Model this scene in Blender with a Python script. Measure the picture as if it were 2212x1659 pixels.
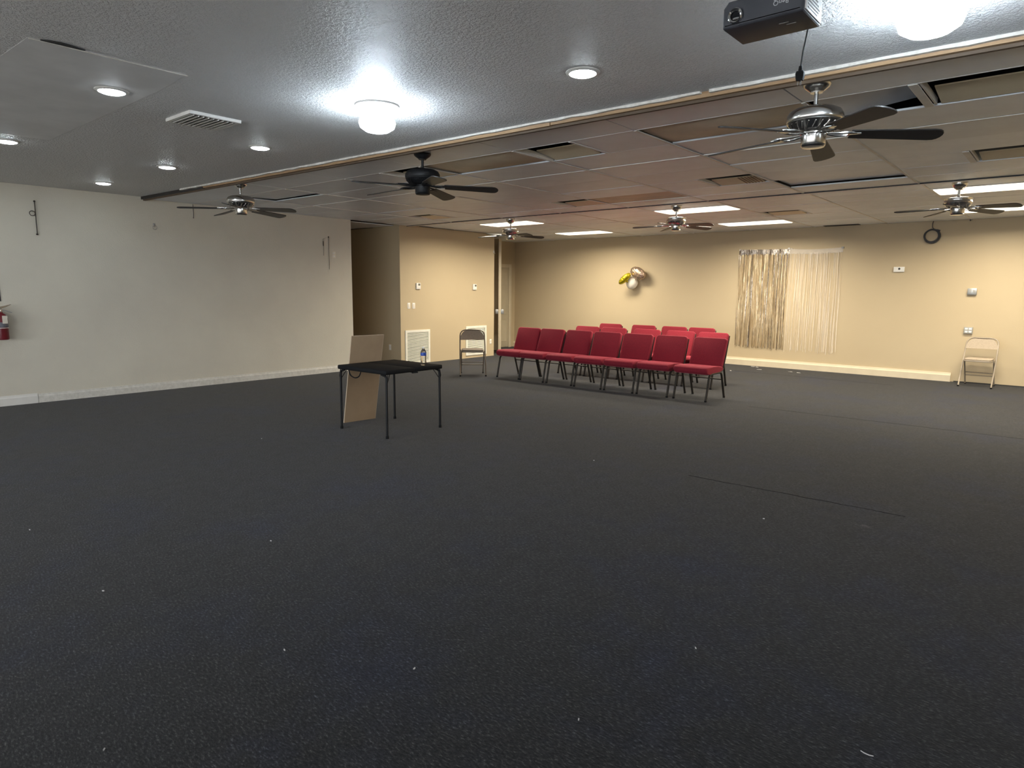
import bpy, bmesh, math, random
from mathutils import Vector, Matrix
random.seed(7)
S = bpy.context.scene
C = bpy.context.collection
for o in list(bpy.data.objects): bpy.data.objects.remove(o)
PI = math.pi

# ------------------------------------------------------------------ camera
FPX, W, H = 1429.73, 2212, 1659
YAW, PITCH, ROLL = math.radians(40.239), math.radians(8.1024), math.radians(-0.5218)
CAM = Vector((0, 0, 1.5))
fw = Vector((-math.sin(YAW)*math.cos(PITCH), math.cos(YAW)*math.cos(PITCH), -math.sin(PITCH)))
rt = Vector((math.cos(YAW), math.sin(YAW), 0))
dn = fw.cross(rt)
c_, s_ = math.cos(ROLL), math.sin(ROLL)
rt, dn = c_*rt + s_*dn, -s_*rt + c_*dn
cd = bpy.data.cameras.new('camera'); cam = bpy.data.objects.new('camera', cd); C.objects.link(cam)
cd.sensor_fit = 'HORIZONTAL'; cd.sensor_width = 36; cd.lens = FPX/W*36; cd.clip_start = .05; cd.clip_end = 100
up = -dn; bk = -fw
cam.matrix_world = Matrix(((rt.x, up.x, bk.x, CAM.x), (rt.y, up.y, bk.y, CAM.y), (rt.z, up.z, bk.z, CAM.z), (0, 0, 0, 1)))
S.camera = cam
def hit(px, py, ax, val):
    v = rt*((px-W/2)/FPX) + dn*((py-H/2)/FPX) + fw
    return CAM + v*((val-CAM[ax])/v[ax])

# ------------------------------------------------------------------ world, exposure, light levels
SKY_S = 9.5      # overcast daylight outside the assumed storefront windows behind the photographer
wd = bpy.data.worlds.new('world'); S.world = wd; wd.use_nodes = True
wd.node_tree.nodes['Background'].inputs[0].default_value = (.90, .95, 1, 1)
wd.node_tree.nodes['Background'].inputs[1].default_value = SKY_S
vs = S.view_settings
vs.view_transform = 'Standard'; vs.look = 'None'; vs.gamma = 1; vs.use_curve_mapping = False
vs.exposure = 0.0
DOWN_S, FLOOD_S, PANEL_W = 48, 95, 108
COOL, COOL2, WARM = (.84, .94, 1), (.76, .89, 1), (1, .90, .71)

# ------------------------------------------------------------------ materials
def nd(nt, t, **k):
    n = nt.nodes.new(t)
    for a, b in k.items():
        if a.startswith('i_'):
            key = a[2:]
            n.inputs[int(key) if key.isdigit() else key.replace('_', ' ')].default_value = b
        else: setattr(n, a, b)
    return n
def rgba(c): return (c[0], c[1], c[2], 1)
def mat(name, col, rough=.6, metal=0, col2=None, nscale=8, bump=0, bscale=60, bdist=.003, spec=.5, alpha=1, trans=0, stretch=(1, 1, 1), rnd=0, detail=4, ior=1.45):
    m = bpy.data.materials.new(name); m.use_nodes = True
    nt = m.node_tree; p = nt.nodes['Principled BSDF']
    p.inputs['Base Color'].default_value = rgba(col); p.inputs['Roughness'].default_value = rough
    p.inputs['Metallic'].default_value = metal; p.inputs['Specular IOR Level'].default_value = spec
    p.inputs['Alpha'].default_value = alpha; p.inputs['Transmission Weight'].default_value = trans; p.inputs['IOR'].default_value = ior
    tc = nd(nt, 'ShaderNodeTexCoord'); mp = nd(nt, 'ShaderNodeMapping'); mp.inputs['Scale'].default_value = stretch
    nt.links.new(tc.outputs['Object'], mp.inputs[0])
    c2 = col2 or tuple(x*.88 for x in col)
    n = nd(nt, 'ShaderNodeTexNoise', i_Scale=nscale, i_Detail=detail, i_Roughness=.6)
    nt.links.new(mp.outputs[0], n.inputs['Vector'])
    r = nd(nt, 'ShaderNodeValToRGB'); r.color_ramp.elements[0].position = .35; r.color_ramp.elements[1].position = .65
    r.color_ramp.elements[0].color = rgba(c2); r.color_ramp.elements[1].color = rgba(col)
    nt.links.new(n.outputs[0], r.inputs[0]); out = r.outputs[0]
    if rnd:
        oi = nd(nt, 'ShaderNodeObjectInfo'); hs = nd(nt, 'ShaderNodeHueSaturation')
        mr = nd(nt, 'ShaderNodeMapRange'); mr.inputs[3].default_value = 1-rnd; mr.inputs[4].default_value = 1+rnd
        nt.links.new(oi.outputs['Random'], mr.inputs[0]); nt.links.new(mr.outputs[0], hs.inputs['Value'])
        nt.links.new(out, hs.inputs['Color']); out = hs.outputs[0]
    nt.links.new(out, p.inputs['Base Color'])
    if bump:
        b = nd(nt, 'ShaderNodeBump', i_Strength=bump, i_Distance=bdist)
        n2 = nd(nt, 'ShaderNodeTexNoise', i_Scale=bscale, i_Detail=3)
        nt.links.new(mp.outputs[0], n2.inputs['Vector'])
        nt.links.new(n2.outputs[0], b.inputs['Height']); nt.links.new(b.outputs[0], p.inputs['Normal'])
    return m
def emit(name, col, s):
    m = bpy.data.materials.new(name); m.use_nodes = True; nt = m.node_tree
    p = nt.nodes['Principled BSDF']; p.inputs['Base Color'].default_value = (.9, .9, .9, 1)
    p.inputs['Emission Color'].default_value = rgba(col); p.inputs['Emission Strength'].default_value = s
    return m
M = {}
M['wall'] = mat('cream_wall_paint', (.51, .415, .275), .55, nscale=.7, col2=(.49, .395, .26), bump=.25, bscale=90, bdist=.003, spec=.35)  # lamp warmth partly mixed into the paint, unlike the left wall copy
M['wall_l'] = mat('cream_wall_paint_textured', (.70, .66, .56), .5, nscale=1.1, col2=(.655, .615, .525), bump=.4, bscale=70, bdist=.004, spec=.35)
M['base'] = mat('white_trim_paint', (.64, .56, .42), .45, nscale=6, col2=(.60, .52, .39))
M['base_w'] = mat('clean_white_trim', (.80, .78, .74), .45, nscale=6, col2=(.75, .73, .69))
M['base_g'] = mat('scuffed_white_trim', (.74, .72, .67), .5, nscale=25, col2=(.62, .60, .55))
M['tile'] = mat('mineral_ceiling_tile', (.82, .86, .92), .40, nscale=3, col2=(.76, .795, .85), bump=.3, bscale=160, bdist=.002, rnd=.07, spec=.6)
M['tile_tan'] = mat('water_stained_ceiling_tile', (.70, .58, .43), .5, nscale=2.2, col2=(.56, .47, .35), bump=.4, bscale=160, bdist=.002, spec=.5)
M['grid'] = mat('white_grid_metal', (.86, .83, .78), .5, nscale=5)
M['deck'] = mat('dark_plenum_deck', (.05, .05, .05), .9)
M['tanboard'] = mat('tan_fixture_board', (.86, .74, .53), .6, nscale=3, col2=(.82, .69, .48))
M['wood'] = mat('raw_wood_trim', (.46, .30, .165), .6, nscale=5, col2=(.34, .21, .115), stretch=(.6, 12, 12))
M['plaster_edge'] = mat('torn_drywall_edge', (.82, .79, .74), .7, nscale=20, col2=(.62, .58, .52))
M['nickel'] = mat('brushed_nickel', (.66, .64, .61), .24, 1, nscale=30, col2=(.56, .545, .52), stretch=(1, 1, 14))
M['blade'] = mat('dark_walnut_blade', (.035, .031, .03), .42, nscale=6, col2=(.024, .021, .02), stretch=(2, 14, 2))
M['blade_top'] = mat('light_oak_blade_face', (.46, .36, .26), .4, nscale=6, stretch=(2, 14, 2))
M['black'] = mat('matte_black_metal', (.009, .009, .010), .5, 0, spec=.3)
M['chrome'] = mat('bright_chrome', (.75, .75, .75), .12, 1)
M['plast_b'] = mat('black_table_plastic', (.010, .010, .011), .7, spec=.2, bump=.3, bscale=300, bdist=.001)
M['red'] = mat('burgundy_fabric', (.26, .021, .036), .8, nscale=120, col2=(.19, .015, .027), bump=.4, bscale=400, bdist=.001, spec=.2)
for k_, v_ in (('Sheen Weight', .3), ('Sheen Roughness', .45), ('Sheen Tint', (.9, .25, .32, 1))): M['red'].node_tree.nodes['Principled BSDF'].inputs[k_].default_value = v_
M['frame'] = mat('bronze_vein_frame', (.055, .046, .038), .38, .5, nscale=90, col2=(.03, .026, .022))
M['foldf'] = mat('taupe_painted_steel', (.19, .155, .12), .4, .3)
M['foldf2'] = mat('beige_painted_steel', (.33, .28, .22), .4, .2)
M['foldc'] = mat('taupe_woven_fabric', (.23, .185, .145), .85, nscale=60, col2=(.17, .138, .108), bump=.4, bscale=300, stretch=(3, 1, 1))
M['foldc2'] = mat('beige_woven_fabric', (.42, .345, .265), .85, nscale=60, col2=(.33, .27, .205), bump=.4, bscale=300, stretch=(3, 1, 1))
M['board'] = mat('tan_hardboard', (.42, .30, .19), .6, nscale=3, col2=(.37, .26, .165))
M['board_edge'] = mat('pale_board_edge', (.68, .54, .40), .7)
M['white'] = mat('white_plastic', (.84, .82, .78), .4)
M['ivory'] = mat('ivory_plastic', (.80, .73, .61), .4)
M['greyp'] = mat('grey_plastic', (.34, .34, .33), .45)
M['steel'] = mat('galvanized_steel', (.45, .45, .44), .38, .8)
M['dark'] = mat('dark_slot', (.03, .03, .03), .7)
M['lcd'] = mat('lcd_screen', (.16, .15, .125), .2)
M['grille'] = mat('white_grille_metal', (.82, .80, .71), .45)
M['filter'] = mat('grey_green_filter', (.22, .24, .19), .9, nscale=40, col2=(.13, .145, .115))
M['exred'] = mat('red_extinguisher_paint', (.17, .012, .02), .3)
M['exlab'] = mat('extinguisher_label', (.13, .13, .16), .5, nscale=60, col2=(.2, .2, .22))
M['rubber'] = mat('black_rubber', (.009, .009, .010), .7, spec=.2)
M['cable'] = mat('grey_black_cable', (.045, .045, .047), .5)
M['projb'] = mat('dark_grey_projector_shell', (.075, .08, .095), .45, bump=.2, bscale=500, bdist=.0005)
M['projs'] = mat('satin_silver_vent', (.80, .80, .79), .35)
M['lens'] = mat('dark_lens_glass', (.008, .009, .012), .06)
M['print'] = mat('grey_print', (.62, .64, .68), .5)
M['door'] = mat('painted_door', (.56, .49, .36), .45, nscale=2)
M['gold'] = mat('champagne_foil', (.84, .69, .45), .28, .6, nscale=30, col2=(.56, .43, .26), stretch=(1, 1, .3), bump=.8, bscale=40, bdist=.01, rnd=0)
M['silver'] = mat('silver_foil', (.62, .54, .46), .2, .85, nscale=30, col2=(.26, .215, .17), stretch=(1, 1, .3), bump=.8, bscale=40, bdist=.01)
M['clear'] = mat('clear_iridescent_film', (.96, .88, .78), .25, 0, alpha=.5, spec=.6)
M['yfoil'] = mat('yellow_foil', (.75, .62, .03), .2, .7, nscale=9, col2=(.42, .33, .02), bump=.8, bscale=14, bdist=.03)
M['rfoil'] = mat('rose_gold_foil', (.62, .45, .33), .24, .8, nscale=8, col2=(.48, .36, .28), bump=.7, bscale=16, bdist=.03)
M['latex'] = mat('white_latex', (.85, .80, .72), .3, nscale=5, col2=(.80, .75, .66))
M['pet'] = mat('clear_bottle_plastic', (.97, .98, .99), .08, trans=1, ior=1.06, spec=.9)
M['blue'] = mat('blue_bottle_label', (.03, .085, .42), .35)
M['lint'] = mat('white_lint', (.55, .54, .53), .8)
M['scuff'] = mat('pale_carpet_dust', (.16, .155, .155), .95)
M['downlight'] = emit('downlight_diffuser', COOL, DOWN_S)
M['flood'] = emit('flood_diffuser', COOL2, FLOOD_S)
M['panel'] = emit('fluorescent_diffuser', WARM, 2.4)

def carpet():
    m = bpy.data.materials.new('charcoal_navy_carpet'); m.use_nodes = True; nt = m.node_tree
    p = nt.nodes['Principled BSDF']; p.inputs['Roughness'].default_value = .95; p.inputs['Specular IOR Level'].default_value = .15
    p.inputs['Sheen Weight'].default_value = .13; p.inputs['Sheen Roughness'].default_value = .35
    L = nt.links.new
    tc = nd(nt, 'ShaderNodeTexCoord')
    mp = nd(nt, 'ShaderNodeMapping'); mp.inputs['Rotation'].default_value = (0, 0, .5); mp.inputs['Scale'].default_value = (1, 2.6, 1)
    L(tc.outputs['Object'], mp.inputs[0])
    f = nd(nt, 'ShaderNodeTexNoise', i_Scale=48, i_Detail=6, i_Roughness=.74); L(mp.outputs[0], f.inputs['Vector'])
    r = nd(nt, 'ShaderNodeValToRGB'); e = r.color_ramp.elements
    e[0].position = .36; e[0].color = (.006, .0063, .0078, 1); e[1].position = .68; e[1].color = (.115, .113, .111, 1)
    x = e.new(.55); x.color = (.026, .026, .028, 1)
    L(f.outputs[0], r.inputs[0])
    big = nd(nt, 'ShaderNodeTexNoise', i_Scale=1.1, i_Detail=6, i_Roughness=.7); L(tc.outputs['Object'], big.inputs['Vector'])
    br = nd(nt, 'ShaderNodeValToRGB'); br.color_ramp.elements[0].position = .48; br.color_ramp.elements[1].position = .66
    L(big.outputs[0], br.inputs[0])
    mx = nd(nt, 'ShaderNodeMix', data_type='RGBA', blend_type='MULTIPLY')
    L(br.outputs[0], mx.inputs[0]); L(r.outputs[0], mx.inputs[6]); mx.inputs[7].default_value = (.84, .92, 1.32, 1)
    md = nd(nt, 'ShaderNodeTexNoise', i_Scale=9, i_Detail=4); L(tc.outputs['Object'], md.inputs['Vector'])
    mr = nd(nt, 'ShaderNodeMapRange'); mr.inputs[1].default_value = .3; mr.inputs[2].default_value = .7; mr.inputs[3].default_value = .82; mr.inputs[4].default_value = 1.15
    L(md.outputs[0], mr.inputs[0])
    hv = nd(nt, 'ShaderNodeHueSaturation'); L(mx.outputs[2], hv.inputs['Color']); L(mr.outputs[0], hv.inputs['Value'])
    L(hv.outputs[0], p.inputs['Base Color'])
    b = nd(nt, 'ShaderNodeBump', i_Strength=.6, i_Distance=.006); L(f.outputs[0], b.inputs['Height']); L(b.outputs[0], p.inputs['Normal'])
    return m
M['carpet'] = carpet()
def popcorn():
    m = bpy.data.materials.new('textured_plaster_ceiling'); m.use_nodes = True; nt = m.node_tree
    p = nt.nodes['Principled BSDF']; p.inputs['Roughness'].default_value = .5; p.inputs['Specular IOR Level'].default_value = .5
    L = nt.links.new; tc = nd(nt, 'ShaderNodeTexCoord')
    n = nd(nt, 'ShaderNodeTexNoise', i_Scale=1.3, i_Detail=4); L(tc.outputs['Object'], n.inputs['Vector'])
    r = nd(nt, 'ShaderNodeValToRGB'); r.color_ramp.elements[0].color = (.86, .85, .84, 1); r.color_ramp.elements[1].color = (.90, .90, .90, 1)
    L(n.outputs[0], r.inputs[0]); L(r.outputs[0], p.inputs['Base Color'])
    a = nd(nt, 'ShaderNodeTexNoise', i_Scale=60, i_Detail=4, i_Roughness=.6); L(tc.outputs['Object'], a.inputs['Vector'])
    rr = nd(nt, 'ShaderNodeValToRGB'); rr.color_ramp.elements[0].position = .42; rr.color_ramp.elements[1].position = .60; L(a.outputs[0], rr.inputs[0])
    b = nd(nt, 'ShaderNodeBump', i_Strength=1, i_Distance=.009); L(rr.outputs[0], b.inputs['Height']); L(b.outputs[0], p.inputs['Normal'])
    return m
M['popcorn'] = popcorn()

# ------------------------------------------------------------------ mesh helpers
def V(*a): return Vector(a)
def add_box(bm, a, b, mtx=None, bevel=0, seg=2):
    a, b = V(*a), V(*b)
    vs_ = [bm.verts.new((x, y, z)) for z in (a.z, b.z) for y in (a.y, b.y) for x in (a.x, b.x)]
    fs = [bm.faces.new([vs_[i] for i in f]) for f in ((0, 2, 3, 1), (4, 5, 7, 6), (0, 1, 5, 4), (2, 6, 7, 3), (0, 4, 6, 2), (1, 3, 7, 5))]
    if bevel:
        es = list({e for f in fs for e in f.edges})
        r = bmesh.ops.bevel(bm, geom=es, offset=bevel, segments=seg, affect='EDGES', profile=.5)
        vs_ = list({v for f in r['faces'] for v in f.verts} | {v for v in vs_ if v.is_valid})
    if mtx: bmesh.ops.transform(bm, matrix=mtx, verts=[v for v in vs_ if v.is_valid])
    return bm
def add_tube(bm, pts, r, n=10, closed=False, caps=True):
    pts = [V(*p) for p in pts]; N = len(pts)
    rs = r if isinstance(r, (list, tuple)) else [r]*N
    rings = []; ref = None
    for i, p in enumerate(pts):
        if closed: t = pts[(i+1) % N]-pts[i-1]
        else: t = pts[min(i+1, N-1)]-pts[max(i-1, 0)]
        t.normalize()
        if ref is None:
            ref = V(0, 0, 1) if abs(t.z) < .9 else V(1, 0, 0)
        u = ref-t*ref.dot(t); u.normalize(); w = t.cross(u); ref = u
        rings.append([bm.verts.new(p+(u*math.cos(2*PI*k/n)+w*math.sin(2*PI*k/n))*rs[i]) for k in range(n)])
    for i in range(N if closed else N-1):
        A, B = rings[i], rings[(i+1) % N]
        for k in range(n): bm.faces.new((A[k], A[(k+1) % n], B[(k+1) % n], B[k]))
    if caps and not closed:
        bm.faces.new(rings[0][::-1]); bm.faces.new(rings[-1])
    return bm
def arc(pts, rad, seg=5):
    """round the inner corners of a polyline"""
    pts = [V(*p) for p in pts]; out = [pts[0]]
    for i in range(1, len(pts)-1):
        a, b, c = pts[i-1], pts[i], pts[i+1]
        d1 = (a-b); d2 = (c-b); l = min(rad, d1.length*.49, d2.length*.49)
        p1 = b+d1.normalized()*l; p2 = b+d2.normalized()*l
        for k in range(seg+1):
            t = k/seg; out.append(p1*(1-t)**2+b*2*t*(1-t)+p2*t*t)
    out.append(pts[-1]); return out
def add_lathe(bm, prof, n=28, c=(0, 0, 0)):
    c = V(*c); rings = []
    for r, z in prof:
        if r < 1e-5: rings.append([bm.verts.new(c+V(0, 0, z))])
        else: rings.append([bm.verts.new(c+V(r*math.cos(2*PI*k/n), r*math.sin(2*PI*k/n), z)) for k in range(n)])
    for A, B in zip(rings, rings[1:]):
        if len(A) == 1 and len(B) == 1: continue
        for k in range(n):
            if len(A) == 1: bm.faces.new((A[0], B[k], B[(k+1) % n]))
            elif len(B) == 1: bm.faces.new((A[k], A[(k+1) % n], B[0]))
            else: bm.faces.new((A[k], A[(k+1) % n], B[(k+1) % n], B[k]))
    return bm
def add_prism(bm, poly, axis, lo, hi, bevel=0, seg=3, mtx=None):
    """poly of 2D points in the two other axes, extruded along axis"""
    def mk(p, t):
        if axis == 0: return (t, p[0], p[1])
        if axis == 1: return (p[0], t, p[1])
        return (p[0], p[1], t)
    A = [bm.verts.new(mk(p, lo)) for p in poly]; B = [bm.verts.new(mk(p, hi)) for p in poly]
    n = len(poly); fa = bm.faces.new(A[::-1]); fb = bm.faces.new(B)
    for k in range(n): bm.faces.new((A[k], A[(k+1) % n], B[(k+1) % n], B[k]))
    vs_ = A+B
    if bevel:
        es = list(set(fa.edges) | set(fb.edges))
        r = bmesh.ops.bevel(bm, geom=es, offset=bevel, segments=seg, affect='EDGES', profile=.5)
        vs_ = list({v for f in r['faces'] for v in f.verts} | {v for v in vs_ if v.is_valid})
    if mtx: bmesh.ops.transform(bm, matrix=mtx, verts=[v for v in vs_ if v.is_valid])
    return bm
def rrect(w, h, r, n=4, cx=0, cy=0):
    out = []
    for sx, sy, a0 in ((1, 1, 0), (-1, 1, 90), (-1, -1, 180), (1, -1, 270)):
        for k in range(n+1):
            a = math.radians(a0+90*k/n)
            out.append((cx+sx*(w/2-r)+r*math.cos(a), cy+sy*(h/2-r)+r*math.sin(a)))
    return out
def NB(): return bmesh.new()
def obj(name, bm, material, parent=None, smooth=35, loc=None):
    bmesh.ops.recalc_face_normals(bm, faces=bm.faces[:])
    me = bpy.data.meshes.new(name); bm.to_mesh(me); bm.free()
    me.materials.append(M[material] if isinstance(material, str) else material)
    if smooth:
        me.polygons.foreach_set('use_smooth', [True]*len(me.polygons))
        try: me.set_sharp_from_angle(angle=math.radians(smooth))
        except Exception: pass
    o = bpy.data.objects.new(name, me); C.objects.link(o)
    if parent: o.parent = parent
    if loc: o.location = loc
    return o
def tag(o, label, cat, group=None, kind=None):
    o['label'] = label; o['category'] = cat
    if group: o['group'] = group
    if kind: o['kind'] = kind
    return o
def thing(name, label, cat, loc=(0, 0, 0), rotz=0, group=None, kind=None):
    o = bpy.data.objects.new(name, None); C.objects.link(o); o.empty_display_size = .1
    o.location = loc; o.rotation_euler = (0, 0, rotz)
    return tag(o, label, cat, group, kind)
def copy_part(ch, parent):
    c = ch.copy(); C.objects.link(c); c.parent = parent
    for g in KIDS.get(ch, []): copy_part(g, c)
    return c
KIDS = {}
def kids(root):
    KIDS.clear()
    def w(o):
        KIDS[o] = [x for x in bpy.data.objects if x.parent == o]
        for x in KIDS[o]: w(x)
    w(root)
def dup(root, loc, rotz, label):
    r = root.copy(); C.objects.link(r); r.location = loc; r.rotation_euler = (0, 0, rotz); r['label'] = label
    kids(root)
    for ch in list(KIDS[root]): copy_part(ch, r)
    return r
def box_obj(name, a, b, material, parent=None, bevel=0, mtx=None):
    return obj(name, add_box(NB(), a, b, mtx, bevel), material, parent)
def struct(name, a, b, material, label, cat, bevel=0):
    o = box_obj(name, a, b, material, None, bevel); return tag(o, label, cat, kind='structure')

# ------------------------------------------------------------------ room shell
XL, XR, YN, YB = -10.12, 4.68, -3.2, 13.55
ZH, ZT, ZF, ZD = 2.74, 2.715, 2.73, 3.0
HY0, HY1, TY1, XA = 7.42, 8.55, 11.30, -11.40          # hallway mouth, end of grille wall, alcove wall
fl = struct('floor', (-13, YN-.2, -.12), (XR+.2, YB+.2, 0), 'carpet', 'charcoal and navy flecked carpet covering the whole hall', 'floor')
wl = struct('wall_left', (XL-.16, YN, 0), (XL, HY0, ZD), 'wall_l', 'long cream wall with fire extinguisher and white baseboard', 'wall')
wg = struct('wall_grilles', (XL-.16, HY1, 0), (XL, TY1, ZD), 'wall', 'cream wall panel with two return grilles and two thermostats', 'wall')
wh = struct('wall_hallway', (-13, HY1, 0), (XL-.16, HY1+.15, ZD), 'wall', 'dim side wall inside the dark hallway opening', 'wall')
wh2 = struct('wall_hallway_near', (-13, HY0-.15, 0), (XL-.16, HY0, ZD), 'wall', 'hidden near side wall of the dark hallway', 'wall')
wh3 = struct('wall_hallway_end', (-13.15, HY0-.15, 0), (-13, HY1+.15, ZD), 'wall', 'end wall of the dark hallway', 'wall')
wa = struct('wall_alcove', (XA-.15, TY1-.3, 0), (XA, YB, ZD), 'wall', 'alcove wall holding the panelled door', 'wall')
wa2 = struct('wall_alcove_return', (XA, TY1-.15, 0), (XL-.16, TY1, ZD), 'wall', 'return wall at the end of the grille wall', 'wall')
wb = struct('wall_back', (XA-.15, YB, 0), (XR, YB+.15, ZD), 'wall', 'long cream back wall with fringe curtain and balloons', 'wall')
wr = struct('wall_right', (XR, YN, 0), (XR+.15, YB+.15, ZD), 'wall', 'cream wall closing the hall outside the picture', 'wall')
WX = [-8.4, -5.6, -2.8, 0, 2.8]
bm = NB(); add_box(bm, (XL-.16, YN-.15, 0), (WX[0], YN, ZD)); add_box(bm, (WX[-1], YN-.15, 0), (XR+.15, YN, ZD)); add_box(bm, (WX[0], YN-.15, 2.4), (WX[-1], YN, ZD)); add_box(bm, (WX[0], YN-.15, 0), (WX[-1], YN, .25))
wn = tag(obj('wall_near', bm, 'wall', smooth=0), 'cream wall with assumed storefront windows behind the photographer', 'wall', kind='structure')
M['glass'] = mat('window_glass', (.9, .95, .95), .02, alpha=.08); M['alu'] = mat('dark_aluminium', (.08, .075, .07), .4, .6)
for i in range(4):  # unseen windows, assumed and added to brighten ceiling and left wall
    t = thing('window_%d' % (i+1), 'large assumed storefront window pane behind the photographer', 'window', ((WX[i]+WX[i+1])/2, YN-.075, .25), 0, 'assumed storefront windows', 'structure')
    for a, b in (((-1.4, -.03, 0), (-1.35, .03, 2.15)), ((1.35, -.03, 0), (1.4, .03, 2.15)), ((-1.35, -.03, 0), (1.35, .03, .05)), ((-1.35, -.03, 2.10), (1.35, .03, 2.15))): box_obj('window_frame', a, b, 'alu', t)
    box_obj('pane', (-1.35, -.004, .05), (1.35, .004, 2.10), 'glass', t)
struct('added_pavement', (-30, -25, -.2), (30, YN-.15, -.05), mat('concrete_pavement', (.5, .48, .45), .8), 'unseen pale concrete pavement added outside the assumed storefront windows', 'pavement')  # unseen pavement added to bounce sky light up to the ceiling
struct('added_canopy', (-12, -6.2, 2.62), (7, YN-.15, 2.78), 'wall', 'unseen flat canopy added outside to hold back sky light', 'canopy')  # unseen canopy added to keep sky light off the near floor
pl_ = bpy.data.lights.new('window_portal', 'AREA'); pl_.shape = 'RECTANGLE'; pl_.size = 11.2; pl_.size_y = 2.15; pl_.cycles.is_portal = True
po = bpy.data.objects.new('window_portal', pl_); C.objects.link(po); po.location = (-2.8, YN-.2, 1.325); po.rotation_euler = (PI/2, 0, 0)
# plaster ceiling of the near part: its far edge follows the beam line
def beamY(x): return 3.895+(x+10.12)*(4.14-3.895)/9.8
bm = NB(); add_prism(bm, [(XL, YN), (XR, YN), (XR, beamY(XR)), (XL, beamY(XL))], 2, ZH, ZH+.2)
ce = tag(obj('ceiling', bm, 'popcorn'), 'grey textured plaster ceiling over the near part of the hall', 'ceiling', kind='structure')
bm = NB(); add_box(bm, (-13.2, YN-.15, ZD), (XR+.15, YB+.15, ZD+.15))
cg = tag(obj('ceiling', bm, 'deck'), 'suspended ceiling of dull grey tiles in a metal grid', 'ceiling', kind='structure')
# smooth drywall patch with lifted edge
bm = NB(); add_prism(bm, [(-4.165, 1.12), (-4.145, 1.90), (-4.6, 1.93), (-6.9, 1.94), (-6.9, 1.10), (-4.9, 1.10)], 2, ZH-.001, ZH+.002)
o = obj('drywall_patch', bm, mat('smooth_grey_ceiling_paint', (.88, .875, .87), .55, nscale=2), ce, smooth=0)
bm = NB(); add_tube(bm, [(-4.160, 1.12, ZH-.008), (-4.140, 1.90, ZH-.008)], .0035, 6)
obj('lifted_edge', bm, 'plaster_edge', ce)
bm = NB(); add_prism(bm, [(-4.155, 1.17), (-4.132, 1.20), (-4.118, 1.25), (-4.125, 1.31), (-4.145, 1.37), (-4.15, 1.33), (-4.152, 1.24)], 2, ZH-.006, ZH+.002)
obj('crack', bm, 'dark', ce, smooth=0)
# ceiling beam: torn plaster edge, wood faces and a brown strip painted as shade
bmx = thing('trim_1', 'raw wooden edge beam with torn plaster where the two ceilings meet', 'beam', (0, 0, 0), kind='structure')
def slat(name, x0, x1, d0, d1, z0, z1, m, jag=0):
    n = max(2, int((x1-x0)/.12)); bm = NB(); rows = []
    for i in range(n+1):
        x = x0+(x1-x0)*i/n; y = beamY(x); j = random.uniform(-jag, jag)
        rows.append([bm.verts.new((x, y+d0, z0+j)), bm.verts.new((x, y+d1, z0+j)), bm.verts.new((x, y+d1, z1)), bm.verts.new((x, y+d0, z1))])
    for a, b in zip(rows, rows[1:]):
        for k in range(4): bm.faces.new((a[k], a[(k+1) % 4], b[(k+1) % 4], b[k]))
    bm.faces.new(rows[0]); bm.faces.new(rows[-1][::-1])
    return obj(name, bm, m, bmx, smooth=0)
slat('plaster_edge', -8.9, -1.93, -.028, .0, ZH-.016, ZH+.03, 'plaster_edge', .005)
slat('plaster_edge', -1.87, XR, -.028, .0, ZH-.018, ZH+.03, 'plaster_edge', .004)
bx = [XL, -8.35, -5.9, -3.1, -.05, 2.4, XR]
for k in range(6):
    slat('beam_board', bx[k]+.004, bx[k+1]-.004, .0, .03, ZT-.012+(.003 if k % 2 else 0), ZD-.02, 'wood' if k else 'blade')
slat('shadow_strip', XL, XR, .03, .055, ZT-.026, ZD-.02, mat('brown_beam_shade', (.13, .09, .06), .7))  # brown colour stands in for the shadow along the beam
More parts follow.
